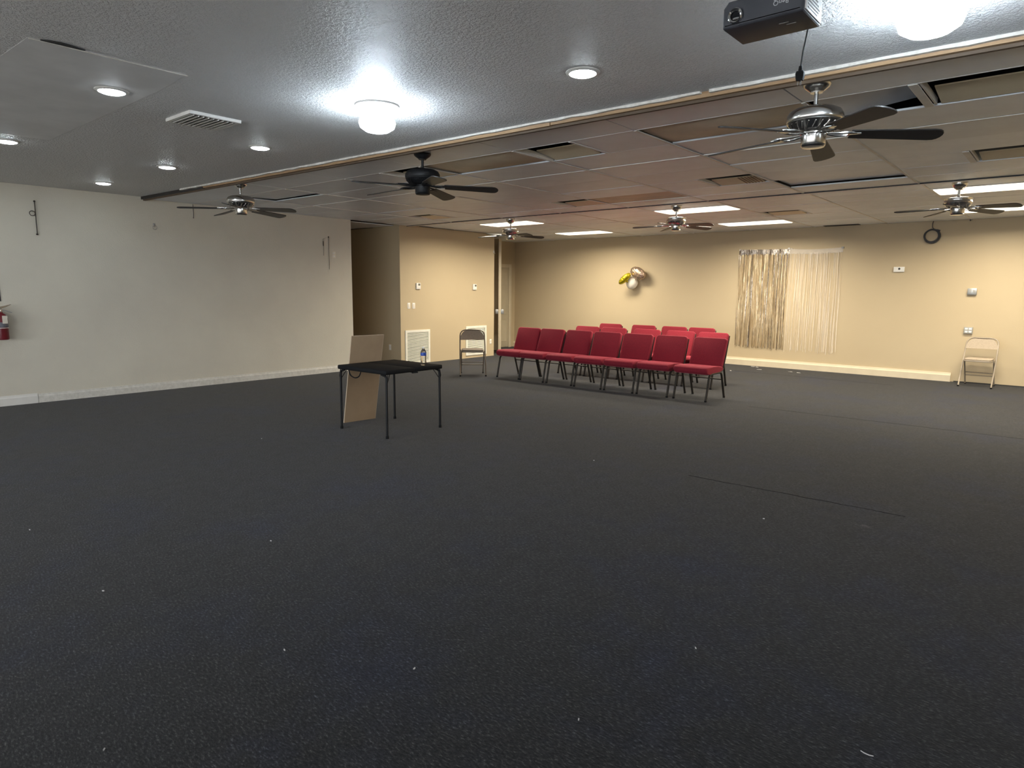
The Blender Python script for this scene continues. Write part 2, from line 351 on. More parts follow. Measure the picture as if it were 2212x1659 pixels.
# suspended ceiling
tx = [-1.48-1.232*k for k in range(-5, 8)]; tx[0] = XR; tx[-1] = XL
nr = [None, 4.633, 5.235, 5.837, 6.439, 7.041, 7.643, 8.245, 8.735]
fr = [8.80, 9.40, 10.0, 10.6, 11.2, 11.8, 12.4, 13.0, YB]
HOLES = {(1, 1, 'L'), (1, 5, 'R'), (3, 6, 'R'), (5, 6, 'L'), (-1, 5, 'R'), (-1, 1, 'R'), (3, 1, 'R'), (1, 11, 'L')}
TAN = {(0, 1), (2, 1), (2, 6), (-4, 3)}
LIGHTS = [(c, r) for c in (2, 5, -1, -4) for r in (9, 13)]
tile_cache = {}
def tile(x0, x1, y0, y1, z, m='tile', tilt=True, sag=0, poly=None):
    g = .005
    if poly:
        bm = NB(); add_prism(bm, poly, 2, 0, .016); o = obj('ceiling_tile', bm, m, cg, smooth=0); o.location = (0, 0, z); return o
    w, d = round(x1-x0-2*g, 3), round(y1-y0-2*g, 3); key = (w, d, m, sag)
    if key not in tile_cache:
        bm = NB()
        if sag:
            nx, ny = 8, 4; gr = []
            for i in range(nx+1):
                for j in range(ny+1):
                    u, v = i/nx, j/ny
                    zz = -sag*16*u*(1-u)*v*(1-v)*(.6+.8*u)
                    gr.append((bm.verts.new(((u-.5)*w, (v-.5)*d, zz)), bm.verts.new(((u-.5)*w, (v-.5)*d, zz+.015))))
            ix = lambda i, j: i*(ny+1)+j
            for i in range(nx):
                for j in range(ny):
                    q = [ix(i, j), ix(i+1, j), ix(i+1, j+1), ix(i, j+1)]
                    bm.faces.new([gr[k][0] for k in q][::-1]); bm.faces.new([gr[k][1] for k in q])
        else: add_box(bm, (-w/2, -d/2, 0), (w/2, d/2, .015), bevel=.003, seg=1)
        o = obj('ceiling_tile', bm, m, cg, smooth=60 if sag else 0); tile_cache[key] = o.data
    else:
        o = bpy.data.objects.new('ceiling_tile', tile_cache[key]); C.objects.link(o); o.parent = cg
    o.location = ((x0+x1)/2, (y0+y1)/2, z+random.uniform(0, .004))
    if tilt: o.rotation_euler = (random.uniform(-.004, .006), random.uniform(-.002, .002), 0)
    return o
def col(k): return tx[k+6], tx[k+5]          # (x0, x1) of grid column k
for k in range(-5, 7):
    x0, x1 = col(k)
    for r in range(16):
        far = r >= 8
        if far: y0, y1, z = fr[r-8], fr[r-7], ZF
        else: y0, y1, z = nr[r], nr[r+1], ZT
        if r == 0:
            ya, yb_ = beamY(x0)+.062, beamY(x1)+.062
            tile(0, 0, 0, 0, z, poly=[(x0+.005, ya), (x1-.005, yb_), (x1-.005, y1-.005), (x0+.005, y1-.005)]); continue
        if (k, r) in LIGHTS: continue
        xm = (x0+x1)/2; done = False
        for sd in 'LR':
            if (k, r, sd) in HOLES:
                if (k, r) == (-1, 1): pass
                elif sd == 'L': tile(xm, x1, y0, y1, z)
                else: tile(x0, xm, y0, y1, z)
                done = True
        if done: continue
        if (k, r) in TAN:
            tile(x0, x1, y0, y1, z+(.004 if r == 6 else .012), 'tile_tan', False, .03 if r == 1 else .006); continue
        if (k, r) == (0, 6): tile(x0, x1, y0, y1, z+.03, 'tile', False); continue
        if (k, r) == (5, 1): o = tile(x0, x1, y0, y1, z+.018, 'tile', False); o.rotation_euler = (.03, 0, 0); continue
        tile(x0, x1, y0, y1, z)
# displaced half tile beside the projector fan
o = tile(-1.47, -.875, 4.633, 5.235, ZT+.05, 'tile', False); o.rotation_euler = (-.05, -.14, .10)
# tiles over hallway and alcove
for (x0, x1, y0, y1) in ((-11.4, XL-.16, HY0, HY1), (-12.99, -11.4, HY0, HY1)): tile(x0, x1, y0, y1, ZT-.01)
for (x0, x1, y0, y1) in ((XA, XL, TY1, 12.4), (XA, XL, 12.4, YB)): tile(x0, x1, y0, y1, ZF)
bar_cache = {}
def gridbar(x, y0, y1, z, w=.024):
    L_ = round(y1-y0, 3)
    if (L_, w) not in bar_cache:
        o = obj('grid_bar', add_box(NB(), (-w/2, -L_/2, 0), (w/2, L_/2, .006)), 'grid', cg, smooth=0); bar_cache[(L_, w)] = o.data
    else: o = bpy.data.objects.new('grid_bar', bar_cache[(L_, w)]); C.objects.link(o); o.parent = cg
    o.location = (x, (y0+y1)/2, z); return o
for k in range(-4, 7):
    x = tx[k+5]
    for r in range(1, 8): gridbar(x, nr[r]+.004, nr[r+1]-.004, ZT-.005)
    for r in range(8): gridbar(x, fr[r]+.004, fr[r+1]-.004, ZF-.005)
for (k, r, sd) in HOLES:
    xm = sum(col(k))/2; y0, y1, z = (fr[r-8], fr[r-7], ZF) if r >= 8 else (nr[r], nr[r+1], ZT)
    gridbar(xm, y0+.004, y1-.004, z-.005, .05 if k == -1 else .024)
for k in range(-5, 7):
    x0, x1 = col(k)
    for y, z in [(nr[1], ZT), (nr[3], ZT), (nr[7], ZT), (fr[2], ZF), (fr[4], ZF), (fr[6], ZF)]:
        box_obj('cross_bar', (x0+.014, y-.006, z-.0015), (x1-.014, y+.006, z+.006), 'grid', cg)
# rail between the two ceiling fields
rl = thing('trim_2', 'long painted rail crossing the tiled ceiling before the lit panels', 'rail', (0, 0, 0), kind='structure')
for k in range(-5, 7):
    x0, x1 = col(k)
    box_obj('rail_length', (x0+.002, 8.735, ZT-.012), (x1-.002, 8.80, ZT+.06), 'grid', rl, bevel=.004)
    box_obj('rail_lip', (x0+.002, 8.728, ZT-.010), (x1-.002, 8.735, ZT+.05), M['deck'], rl)  # dark colour stands in for the low-lit near face of the rail
# dark gaps where tiles fall short of the walls
def gap(a, b, m='dark'): return box_obj('ceiling_gap', a, b, m, cg)
bm = NB(); add_prism(bm, [(XL+.002, 9.05), (XL+.05, 9.06), (XL+.03, 10.2), (XL+.002, 11.28)], 2, ZF-.004, ZF+.004); obj('ceiling_gap', bm, 'dark', cg)
gap((-3.75, 13.35, ZF-.004), (-3.15, 13.52, ZF+.004))
bm = NB(); add_prism(bm, [(-12.2, HY1-.16), (-10.9, HY1-.02), (-12.2, HY1-.02)], 2, ZT-.016, ZT-.008); obj('ceiling_gap', bm, 'dark', cg)
# baseboards
def baseboard(name, a, b, nrm, h, t, m, label):
    # a,b floor ends at wall plane; nrm points into the room; moulded profile
    a, b = V(a[0], a[1], 0), V(b[0], b[1], 0); n = V(nrm[0], nrm[1], 0)
    prof = [(0, 0), (t, 0), (t, h*.72), (t*.8, h*.78), (t*.55, h*.84), (t*.45, h), (0, h)]
    bm = NB(); A = [bm.verts.new(a+n*p+V(0, 0, z)) for p, z in prof]; B = [bm.verts.new(b+n*p+V(0, 0, z)) for p, z in prof]
    k = len(prof); bm.faces.new(A); bm.faces.new(B[::-1])
    for i in range(k): bm.faces.new((A[i], A[(i+1) % k], B[(i+1) % k], B[i]))
    return tag(obj(name, bm, m, smooth=0), label, 'baseboard', kind='structure')
baseboard('baseboard_left_near', (XL, YN), (XL, 2.48), (1, 0), .125, .02, 'base_w', 'clean white baseboard length below the fire extinguisher')
baseboard('baseboard_left', (XL, 2.485), (XL, HY0), (1, 0), .115, .02, 'base_g', 'scuffed greyish baseboard leading to the dark hallway')
baseboard('baseboard_back', (XA, YB), (-1.545, YB), (0, -1), .15, .055, 'base', 'thick white baseboard ending before the beige folding chair')
bm = NB(); add_box(bm, (-1.50, YB-.012, 0), (XR, YB, .016)); o = obj('floor_gap', bm, 'dark', wb, smooth=0)
# carpet seams
def seam(p, q, w, name='carpet_seam', m='rubber'):
    p, q = V(*p), V(*q); n = 24; bm = NB(); d = (q-p).normalized(); s = V(-d.y, d.x, 0); row = []
    for i in range(n+1):
        c = p.lerp(q, i/n)+s*random.uniform(-.008, .008); ww = w*random.uniform(.25, 1)
        row.append((bm.verts.new(c-s*ww+V(0, 0, .0005)), bm.verts.new(c+V(0, 0, .0022)), bm.verts.new(c+s*ww+V(0, 0, .0005))))
    for a, b in zip(row, row[1:]):
        bm.faces.new((a[0], a[1], b[1], b[0])); bm.faces.new((a[1], a[2], b[2], b[1]))
    return obj(name, bm, m, fl)
seam((-4.9, 12.40, 0), (-2.2, 12.30, 0), .009); seam((-3.2, 8.62, 0), (3.5, 8.68, 0), .006); seam((-2.3, 4.98, 0), (-.75, 5.03, 0), .0035)

# ------------------------------------------------------------------ doors in the alcove
d1 = thing('door_1', 'closed panelled door with painted frame in the alcove by the back wall', 'door', (XA, 12.86, 0), kind='structure')
def dbox(nm, y0, y1, z0, z1, x0, x1, m, parent=d1, bev=.003): return box_obj(nm, (x0, y0, z0), (x1, y1, z1), m, parent, bev)
lf = dbox('door_leaf', -.40, .40, .012, 2.06, .002, .03, 'door')
for y0, y1 in ((-.31, -.04), (.04, .31)):
    for z0, z1 in ((.16, .72), (.86, 1.5), (1.62, 1.95)):
        bm = NB(); add_prism(bm, [(y0, z0), (y1, z0), (y1, z1), (y0, z1)], 0, .03, .037, bevel=.006, seg=1); obj('door_panel', bm, 'door', lf, smooth=0)
dbox('door_jamb', -.50, -.405, 0, 2.155, .002, .05, 'base'); dbox('door_jamb', .405, .50, 0, 2.155, .002, .05, 'base'); dbox('door_head', -.40, .40, 2.065, 2.155, .002, .05, 'base')
bm = NB(); add_lathe(bm, [(0, .0), (.012, 0), (.012, .03), (.026, .04), (.028, .06), (.018, .07), (0, .072)], 14); 
o = obj('door_knob', bm, 'steel', lf); o.location = (.03, -.33, .96); o.rotation_euler = (0, PI/2, 0)
# open exit leaf seen almost edge-on, with push bar
ea = hit(1078.5, 763.5, 2, 0); dirv = V(ea.x-.02, ea.y, 0).normalized(); rz = math.atan2(dirv.y, dirv.x)+math.radians(1.2)
d2 = thing('door_2', 'white exit door standing open edge-on with a grey push bar', 'door', (ea.x, ea.y, 0), rz, kind='structure')
lf = box_obj('door_leaf', (0, -.03, .012), (.86, .03, 2.6), 'base', d2, .003)
for s in (-1, 1):
    pb = box_obj('push_bar', (.03, s*.03 if s > 0 else -.095, .945), (.70, .095 if s > 0 else -.03, 1.03), 'greyp', d2, .006)
    box_obj('end_cap', (.0, s*.03 if s > 0 else -.10, .935), (.05, .10 if s > 0 else -.03, 1.04), 'steel', pb, .004)
# hinge jamb that carries the leaf
hx = V(ea.x, ea.y, 0)+V(math.cos(rz), math.sin(rz), 0)*.88
struct('trim_3', (XA, hx.y-.04, 0), (hx.x+.03, hx.y+.06, ZF), 'base', 'narrow white door post inside the alcove', 'door post')

# ------------------------------------------------------------------ lights
def downlight(x, y, label, grp='recessed ceiling downlights'):
    t = thing('downlight', label, 'ceiling light', (x, y, ZH), 0, grp)
    obj('trim_ring', add_lathe(NB(), [(.098, 0), (.098, -.004), (.09, -.009), (.078, -.011), (.076, -.005), (.076, 0)], 32), 'white', t)
    obj('diffuser', add_lathe(NB(), [(.076, -.004), (.074, -.012), (.06, -.018), (.03, -.021), (0, -.022)], 32), 'downlight', t)
    return t
rowB = [(-9.16, 3.11), (-7.39, 3.125), (-5.70, 3.225), (-2.295, 3.316)]
for (x, y), l in zip(rowB, ['round downlight by the beam, first from the extinguisher wall', 'round downlight by the beam, second from the extinguisher wall', 'round downlight by the beam, next to the glaring dome light above the black fan', 'round downlight by the beam, between the two glaring dome lights']):
    downlight(x, y, l)
downlight(-4.85, 1.735, 'round downlight set in the smooth ceiling patch near the louvred vent')
downlight(-7.22, 1.715, 'round downlight level with the smooth patch, towards the extinguisher wall')
for i, (x, y) in enumerate([(-2.48, .2), (2.3, 1.73), (-9.4, 1.7), (-4.9, -1.2), (-8, -.8), (3, -1)]):
    downlight(x, y, 'round downlight in plaster ceiling outside the photographed part', 'downlights out of view')
def flood(x, y, label):
    t = thing('dome_light', label, 'ceiling light', (x, y, ZH), 0, 'glaring dome lights')
    obj('base_ring', add_lathe(NB(), [(.15, 0), (.15, -.012), (.135, -.02), (.12, -.02), (.12, 0)], 36), 'white', t)
    obj('neck', add_lathe(NB(), [(.06, -.018), (.05, -.04), (.05, -.06), (.07, -.07)], 24), 'white', t)
    obj('dome', add_lathe(NB(), [(.07, -.068), (.115, -.085), (.125, -.115), (.115, -.145), (.08, -.168), (.04, -.178), (0, -.18)], 36), 'flood', t)
p = hit(815, 268, 2, ZH-.12); flood(p.x, p.y, 'glaring white dome light on plaster ceiling above the black fan')
flood(2.9, 3.4, 'added glaring white dome light on plaster ceiling outside the photographed part'); p = hit(2010, 45, 2, ZH-.12); flood(p.x, p.y, 'glaring white dome light on plaster ceiling beside the projector')  # the dome outside the view is added for more bounce light
LNAME = {(2, 9): 'lit panel above the nickel fan halfway along the back tiles', (2, 13): 'lit panel near the back wall in front of the fringe curtain',
         (5, 9): 'lit panel above the nickel fan near the grille wall', (5, 13): 'lit panel near the back wall before the alcove',
         (-1, 9): 'lit panel above the nickel fan near the cable coil', (-1, 13): 'lit panel near the back wall above the beige folding chair',
         (-4, 9): 'lit panel outside the photographed part of the ceiling, near rail', (-4, 13): 'lit panel outside the photographed part of the ceiling, near back wall'}
for (k, r) in LIGHTS:
    x0, x1 = col(k); y0, y1 = fr[r-8], fr[r-7]; x0 += .012; x1 -= .012
    t = thing('fluorescent_light', 'long warm-white '+LNAME[(k, r)], 'ceiling light', ((x0+x1)/2, (y0+y1)/2, ZF), 0, 'lit ceiling panels')
    w, d = (x1-x0)/2, (y1-y0)/2-.006
    bm = NB(); e = .022
    for a, b in (((-w, -d, -.006), (w, -d+e, .05)), ((-w, d-e, -.006), (w, d, .05)), ((-w, -d+e, -.006), (-w+e, d-e, .05)), ((w-e, -d+e, -.006), (w, d-e, .05))): add_box(bm, a, b)
    obj('frame', bm, 'grid', t, smooth=0)
    bm = NB(); add_prism(bm, rrect(2*(w-e), 2*(d-e), .05, 3), 2, -.012, .01, bevel=.006, seg=2); obj('diffuser', bm, 'panel', t)
    la = bpy.data.lights.new('tube_light', 'AREA'); la.shape = 'RECTANGLE'; la.size = 2*(w-e)-.04; la.size_y = 2*(d-e)-.04; la.energy = PANEL_W if r == 9 else PANEL_W*.85; la.color = WARM; la.spread = math.radians(166)
    lo = bpy.data.objects.new('tube_light', la); C.objects.link(lo); lo.parent = t; lo.location = (0, 0, -.016)
HN = {(1, 1): 'beside the sagging stained tile', (1, 5): 'with ribbed end, next to the rail', (3, 6): 'beside the long tan tile near the rail', (5, 6): 'close to the dark hallway', (-1, 5): 'near the cable coil side of the hall', (-1, 1): 'beside the displaced tile behind the projector fan', (3, 1): 'behind the black fan motor', (1, 11): 'between the lit panels'}
for (k, r, sd) in sorted(HOLES):
    x0, x1 = col(k); xm = (x0+x1)/2
    if sd == 'L': x1 = xm-.012; x0 += .012
    else: x0 = xm+.012; x1 -= .012
    if k == -1: x0 += .02
    y0, y1, z = (fr[r-8], fr[r-7], ZF) if r >= 8 else (nr[r], nr[r+1], ZT)
    w, d = (x1-x0)/2, (y1-y0)/2-.006
    hh = .80*(y1-y0)*(z-1.5)/((y0+y1)/2)
    sl_ = math.atan(.5*(z-1.5)/((y0+y1)/2)); bm = NB(); add_box(bm, (-w+.035, -1.05*d, 0), (w-.06, -.012, .008), Matrix.Translation((0, d, .002)) @ Matrix.Rotation(-sl_, 4, 'X'))
    t = obj('open_box', bm, 'tanboard', cg, smooth=0); t.location = ((x0+x1)/2, (y0+y1)/2, z)
    t['label'] = 'open unlit ceiling box, pale tan inside, '+HN[(k, r)]
    box_obj('side_panel', (-w, -d, 0), (-w+.012, d-.014, hh*.35), 'grid', t)
    box_obj('side_panel', (w-.012, -d, 0), (w, d-.014, hh), 'greyp', t)
    if (k, r) == (1, 5):
        for i in range(6): box_obj('rib', (w-.26+i*.035, -.02, .0), (w-.248+i*.035, d-.04, .006), 'board', t, mtx=Matrix.Translation((0, d, -.006)) @ Matrix.Rotation(-sl_, 4, 'X') @ Matrix.Translation((0, -d, 0)))
# louvred vent in plaster ceiling
t = thing('air_vent', 'white louvred air vent hanging slightly below the plaster ceiling', 'vent', (-5.12, 2.45, ZH))
bm = NB()
for a, b in (((-.20, -.19, -.022), (.20, -.165, 0)), ((-.20, .165, -.022), (.20, .19, 0)), ((-.20, -.165, -.022), (-.175, .165, 0)), ((.175, -.165, -.022), (.20, .165, 0))): add_box(bm, a, b)
obj('frame', bm, 'white', t, smooth=0)
box_obj('throat', (-.175, -.165, -.004), (.175, .165, -.001), 'greyp', t)
sl = None
for i in range(9):
    if sl is None:
        bm = NB(); add_prism(bm, [(-.012, -.03), (-.007, -.030), (.006, -.018), (.012, -.004), (.006, -.004), (-.002, -.016)], 0, -.17, .17); sl = obj('louvre', bm, 'white', t); o = sl
    else: o = sl.copy(); C.objects.link(o); o.parent = t
    o.location = (0, -.145+i*.036, 0)

# ------------------------------------------------------------------ ceiling fans
def make_fan(metal, blade, rm, drum, rblade):
    dz = .015 if drum else .045
    t = thing('ceiling_fan', 'fan', 'ceiling fan', (0, 0, 0), 0, 'ceiling fans')
    obj('canopy', add_lathe(NB(), [(.0, 0), (.074, 0), (.078, -.006), (.077, -.035+dz*.5), (.068, -.062+dz*.8), (.05, -.084+dz), (.036, -.094+dz), (.034, -.10+dz), (0, -.10+dz)], 28), metal, t)
    obj('downrod', add_lathe(NB(), [(.0125, -.098+dz), (.0125, -.168+dz), (.024, -.172+dz), (.027, -.18+dz), (.027, -.19+dz)], 16), metal, t)
    if drum: prof = [(.0, -.185), (.05, -.187), (.11, -.19), (rm, -.195), (rm, -.20), (rm*.97, -.208), (rm*.97, -.232), (rm, -.238), (rm*.96, -.262), (rm*.80, -.285), (rm*.55, -.30), (0, -.30)]
    else: prof = [(.0, -.178), (.06, -.181), (rm*.72, -.19), (rm*.90, -.205), (rm*.985, -.228), (rm, -.25), (rm*.985, -.262), (rm*.97, -.266), (rm*.975, -.271), (rm*.95, -.276), (rm*.86, -.296), (rm*.70, -.315), (rm*.5, -.325), (0, -.326)]
    mo = obj('motor_housing', add_lathe(NB(), [(r_, z_+dz) for r_, z_ in prof], 40), metal, t)
    bm = NB()
    for i in range(24):
        a = 2*PI*i/24; r0, r1 = rm*.74, rm*.93; z0, z1 = (-.309+dz, -.281+dz) if not drum else (-.284+dz, -.262+dz)
        add_tube(bm, [(r0*math.cos(a), r0*math.sin(a), z0-.003), (r1*math.cos(a+.12), r1*math.sin(a+.12), z1-.001)], .004, 5)
    obj('vent_ribs', bm, metal, mo)['kind'] = 'stuff'
    zb = -.333+dz if not drum else -.30+dz
    obj('switch_housing', add_lathe(NB(), [(.0, zb+.02), (.062, zb+.02), (.075, zb+.006), (.075, zb), (.069, zb-.004), (.069, zb-.055), (.066, zb-.06), (.069, zb-.064), (.062, zb-.074), (.03, zb-.078), (0, zb-.079)], 28), metal, t)
    # blade + iron (shared meshes)
    half = .062; pts = []
    for u in range(9):
        a = -PI/2+PI*u/8
        pts.append((rblade-.05+.05*math.cos(a), (half+.006)*math.sin(a) if abs(math.sin(a)) < .99 else (half+.006)*math.sin(a)))
    poly = [(.20, -half*.80)]+[(rblade-.06, -(half+.006))]+pts[1:-1]+[(rblade-.06, half+.006), (.20, half*.80)]
    mtx = Matrix.Translation((0, 0, zb+.004)) @ Matrix.Rotation(math.radians(2.6), 4, 'Y') @ Matrix.Rotation(math.radians(-12), 4, 'X')
    bl = None
    for k in range(5):
        if bl is None:
            bm = NB(); add_prism(bm, poly, 2, -.004, .004, bevel=.0015, seg=1, mtx=mtx); bl = obj('blade', bm, blade, t, smooth=30)
            bm = NB(); l0 = zb+.004
            for s in (-1, 1): add_tube(bm, arc([(.07, s*.012, l0), (.13, s*.035, l0-.008), (.19, s*.042, l0-.006), (.26, s*.012, l0-.008)], .05, 4), .007, 6)
            add_box(bm, (.19, -.03, l0-.014), (.255, .03, l0-.007), Matrix.Rotation(math.radians(-12), 4, V(1, 0, 0)).to_4x4() if False else None, .002, 1)
            iron = obj('blade_iron', bm, metal, bl); b = bl
        else:
            b = bl.copy(); C.objects.link(b); b.parent = t
            i2 = iron.copy(); C.objects.link(i2); i2.parent = b
        b.rotation_euler = (0, 0, 2*PI*k/5)
    return t
def place(t, px, Y, z, a, label, first=False):
    if first: r = t
    else: r = dup(t, (0, 0, 0), 0, label)
    r.location = (px, Y, z); r.rotation_euler = (0, 0, math.radians(a)); r['label'] = label; return r
f1 = make_fan('nickel', 'blade', .158, False, .69)
place(f1, -7.72, 4.09, ZT, 32, 'brushed nickel ceiling fan by the beam nearest the extinguisher wall', True)
place(f1, -1.29, 4.27, ZT, 28, 'brushed nickel ceiling fan behind the hanging projector plug')
f2 = make_fan('black', 'blade', .158, False, .69)
place(f2, -4.66, 4.22, ZT, 42, 'matte black ceiling fan with dark blades by the beam', True)
f3 = make_fan('nickel', 'blade', .138, True, .62)
place(f3, -7.70, 9.02, ZF, 56, 'nickel drum ceiling fan past the rail nearest the grille wall', True)
place(f3, -4.56, 9.04, ZF, 62, 'nickel drum ceiling fan past the rail, middle one of three')
place(f3, -1.125, 9.0, ZF, 54, 'nickel drum ceiling fan past the rail near the cable coil')

# ------------------------------------------------------------------ projector
t = thing('projector', 'dark grey projector with silver vent hanging upside down from plaster ceiling', 'projector', (-1.0, 2.70, 2.5))
body = NB(); add_prism(body, [(-.15, .004), (-.146, 0), (.146, 0), (.15, .004), (.15, .085), (.13, .098), (-.13, .098), (-.15, .075)], 1, -.105, .105, bevel=.012, seg=3)
bd = obj('body', body, 'projb', t)
bm = NB(); add_lathe(bm, [(.037, 0), (.037, -.004), (.033, -.008), (.028, -.005), (.028, .004)], 32); o = obj('lens_bezel', bm, 'projb', t); o.location = (-.098, -.103, .038); o.rotation_euler = (-PI/2, 0, 0); o.scale = (1, 1, -1)
bm = NB(); add_lathe(bm, [(.028, 0), (.028, .010), (.025, .013), (.019, .009), (.018, .002)], 32); ring = obj('lens_ring', bm, 'chrome', t); ring.location = (-.098, -.103, .038); ring.rotation_euler = (PI/2, 0, 0)
bm = NB(); add_lathe(bm, [(.018, .004), (.012, .007), (0, .009)], 24); g = obj('lens', bm, 'lens', t); g.location = (-.098, -.103, .038); g.rotation_euler = (PI/2, 0, 0)
sv = box_obj('side_vent', (.1485, -.09, .008), (.156, .09, .082), 'projs', t, .003)
for i in range(5): box_obj('vent_slot', (.1555, -.075, .016+i*.012), (.157, .06-.012*abs(i-2), .021+i*.012), 'dark', sv)
for i in range(2): box_obj('button_mark', (.04+.02*i, -.03+.022*i, -.0012), (.075+.02*i, -.024+.022*i, .0002), 'greyp', t)
tc = bpy.data.curves.new('logo', 'FONT'); tc.body = 'BenQ'; tc.size = .024; tc.extrude = .0006; tc.align_x = 'CENTER'
tmp = bpy.data.objects.new('logo_tmp', tc); C.objects.link(tmp)
dg = bpy.context.evaluated_depsgraph_get(); me = bpy.data.meshes.new_from_object(tmp.evaluated_get(dg)); bpy.data.objects.remove(tmp)
me.materials.clear(); me.materials.append(M['print'])
lg = bpy.data.objects.new('brand_lettering', me); C.objects.link(lg); lg.parent = t
lg.location = (.07, -.1058, .054); lg.rotation_euler = (PI/2, PI, 0)      # upside down like the projector
mt = obj('ceiling_mount', add_lathe(NB(), [(.0, .095), (.05, .095), (.05, .104), (.016, .108), (.016, .225), (.055, .228), (.055, .24), (0, .24)], 20), 'black', t)
for s in (-1, 1):
    add_ = NB(); add_tube(add_, [(0, 0, .102), (s*.11, -.07, .1), (s*.11, -.07, .09)], .006, 6); obj('mount_arm', add_, 'black', mt)
# power cord with plug
a = hit(1741, 72, 1, 2.80); b = hit(1729, 150, 1, 2.80)
cx0 = a.x
t = thing('power_cord', 'black power cord with three-prong plug dangling from the projector', 'power cord', (b.x, 2.80, b.z))
bm = NB(); add_tube(bm, [(a.x-b.x+.005, .02, a.z-b.z+.10), (a.x-b.x+.003, .025, a.z-b.z+.05), (a.x-b.x, .012, a.z-b.z), ((a.x-b.x)*.45, .002, (a.z-b.z)*.5), (0, 0, 0)], .0036, 8); obj('cable', bm, 'cable', t)
bm = NB(); add_lathe(bm, [(.0, .012), (.006, .012), (.008, -.002), (.008, -.008)], 10); obj('strain_relief', bm, 'rubber', t)
pl = obj('plug', add_prism(NB(), [(-.012, -.006), (.012, -.006), (.016, -.014), (.015, -.03), (.012, -.042), (-.012, -.042), (-.015, -.03), (-.016, -.014)], 1, -.010, .010, bevel=.003, seg=2), 'rubber', t)
for x, y in ((-.007, 0), (.007, 0)): box_obj('prong', (x-.001, y-.0035, -.058), (x+.001, y+.0035, -.041), 'chrome', pl)
bm = NB(); add_tube(bm, [(0, .006, -.041), (0, .006, -.058)], .0024, 8); obj('prong', bm, 'chrome', pl)

# ------------------------------------------------------------------ burgundy chairs (local front = -Y)
def make_chair():
    t = thing('padded_chair', '', 'chair', (0, 0, 0), 0, 'burgundy stacking chairs in three rows')
    w = .256
    prof = [(-.24, .368), (-.285, .385), (-.305, .42), (-.30, .452), (-.262, .478), (-.12, .474), (.05, .466), (.17, .460), (.205, .445), (.21, .405), (.18, .385), (-.1, .374)]
    bm = NB(); add_prism(bm, prof, 0, -w, w, bevel=.022, seg=3); obj('seat', bm, 'red', t, smooth=50)
    # backrest: rounded panel raked backwards
    mtx = Matrix.Translation((0, .175, .435)) @ Matrix.Rotation(math.radians(-20), 4, 'X')
    bm = NB(); add_prism(bm, rrect(.50, .44, .045, 4, 0, .21), 1, -.035, .03, bevel=.018, seg=3, mtx=mtx); bk_ = obj('backrest', bm, 'red', t, smooth=50)
    bm = NB(); add_prism(bm, rrect(.46, .36, .03, 3, 0, .20), 1, .028, .034, mtx=mtx); obj('back_cover', bm, 'red', bk_, smooth=50)
    for s in (-1, 1):
        x = s*.243
        top = arc([(x, -.275, .012), (x, -.195, .378), (x, -.02, .378)], .07, 6)
        bm = NB(); add_tube(bm, top, .0155, 10); l1 = obj('leg', bm, 'frame', t)
        obj('foot_cap', add_lathe(NB(), [(.0, 0), (.017, 0), (.017, .02), (.0145, .024), (0, .024)], 10, (x, -.277, 0)), 'rubber', l1)
        top = arc([(x, .295, .012), (x, .17, .378), (x, -.02, .378)], .06, 6)
        bm = NB(); add_tube(bm, top, .0155, 10); l2 = obj('leg', bm, 'frame', t)
        obj('foot_cap', add_lathe(NB(), [(.0, 0), (.017, 0), (.017, .02), (.0145, .024), (0, .024)], 10, (x, .297, 0)), 'rubber', l2)
        pts = arc([(s*.243, .08, .392), (s*.248, .205, .395), (s*.248, .338, .80)], .06, 6)
        bm = NB(); add_tube(bm, pts, .010, 8); obj('back_post', bm, 'frame', t)
    bm = NB(); add_tube(bm, [(-.243, .21, .27), (.243, .21, .27)], .009, 8); obj('stretcher', bm, 'frame', t)
    bm = NB(); add_tube(bm, [(-.243, -.13, .372), (.243, -.13, .372)], .010, 8); obj('stretcher', bm, 'frame', t)
    return t
ch = make_chair(); first = True
ORD = ['first', 'second', 'third', 'fourth', 'fifth', 'sixth', 'seventh']
rows = [([-7.308, -6.785, -6.24, -5.68, -5.125, -4.572, -3.98], 8.80, 'front row of seven'),
        ([-6.87, -6.29, -5.63, -5.01, -4.44], 9.975, 'middle row of five'),
        ([-7.10, -6.355, -5.72, -5.175], 11.15, 'back row of four')]
for xs, y, rn in rows:
    for i, x in enumerate(xs):
        lab = 'burgundy padded chair, %s in the %s counted from the grille wall side' % (ORD[i], rn)
        ry = random.uniform(-.012, .012) + (.0 if not (rn[0] == 'f' and i == 6) else -.03)
        if first: ch.location = (x, y, 0); ch.rotation_euler = (0, 0, ry); ch['label'] = lab; first = False
        else: dup(ch, (x, y+random.uniform(-.015, .015), 0), ry, lab)

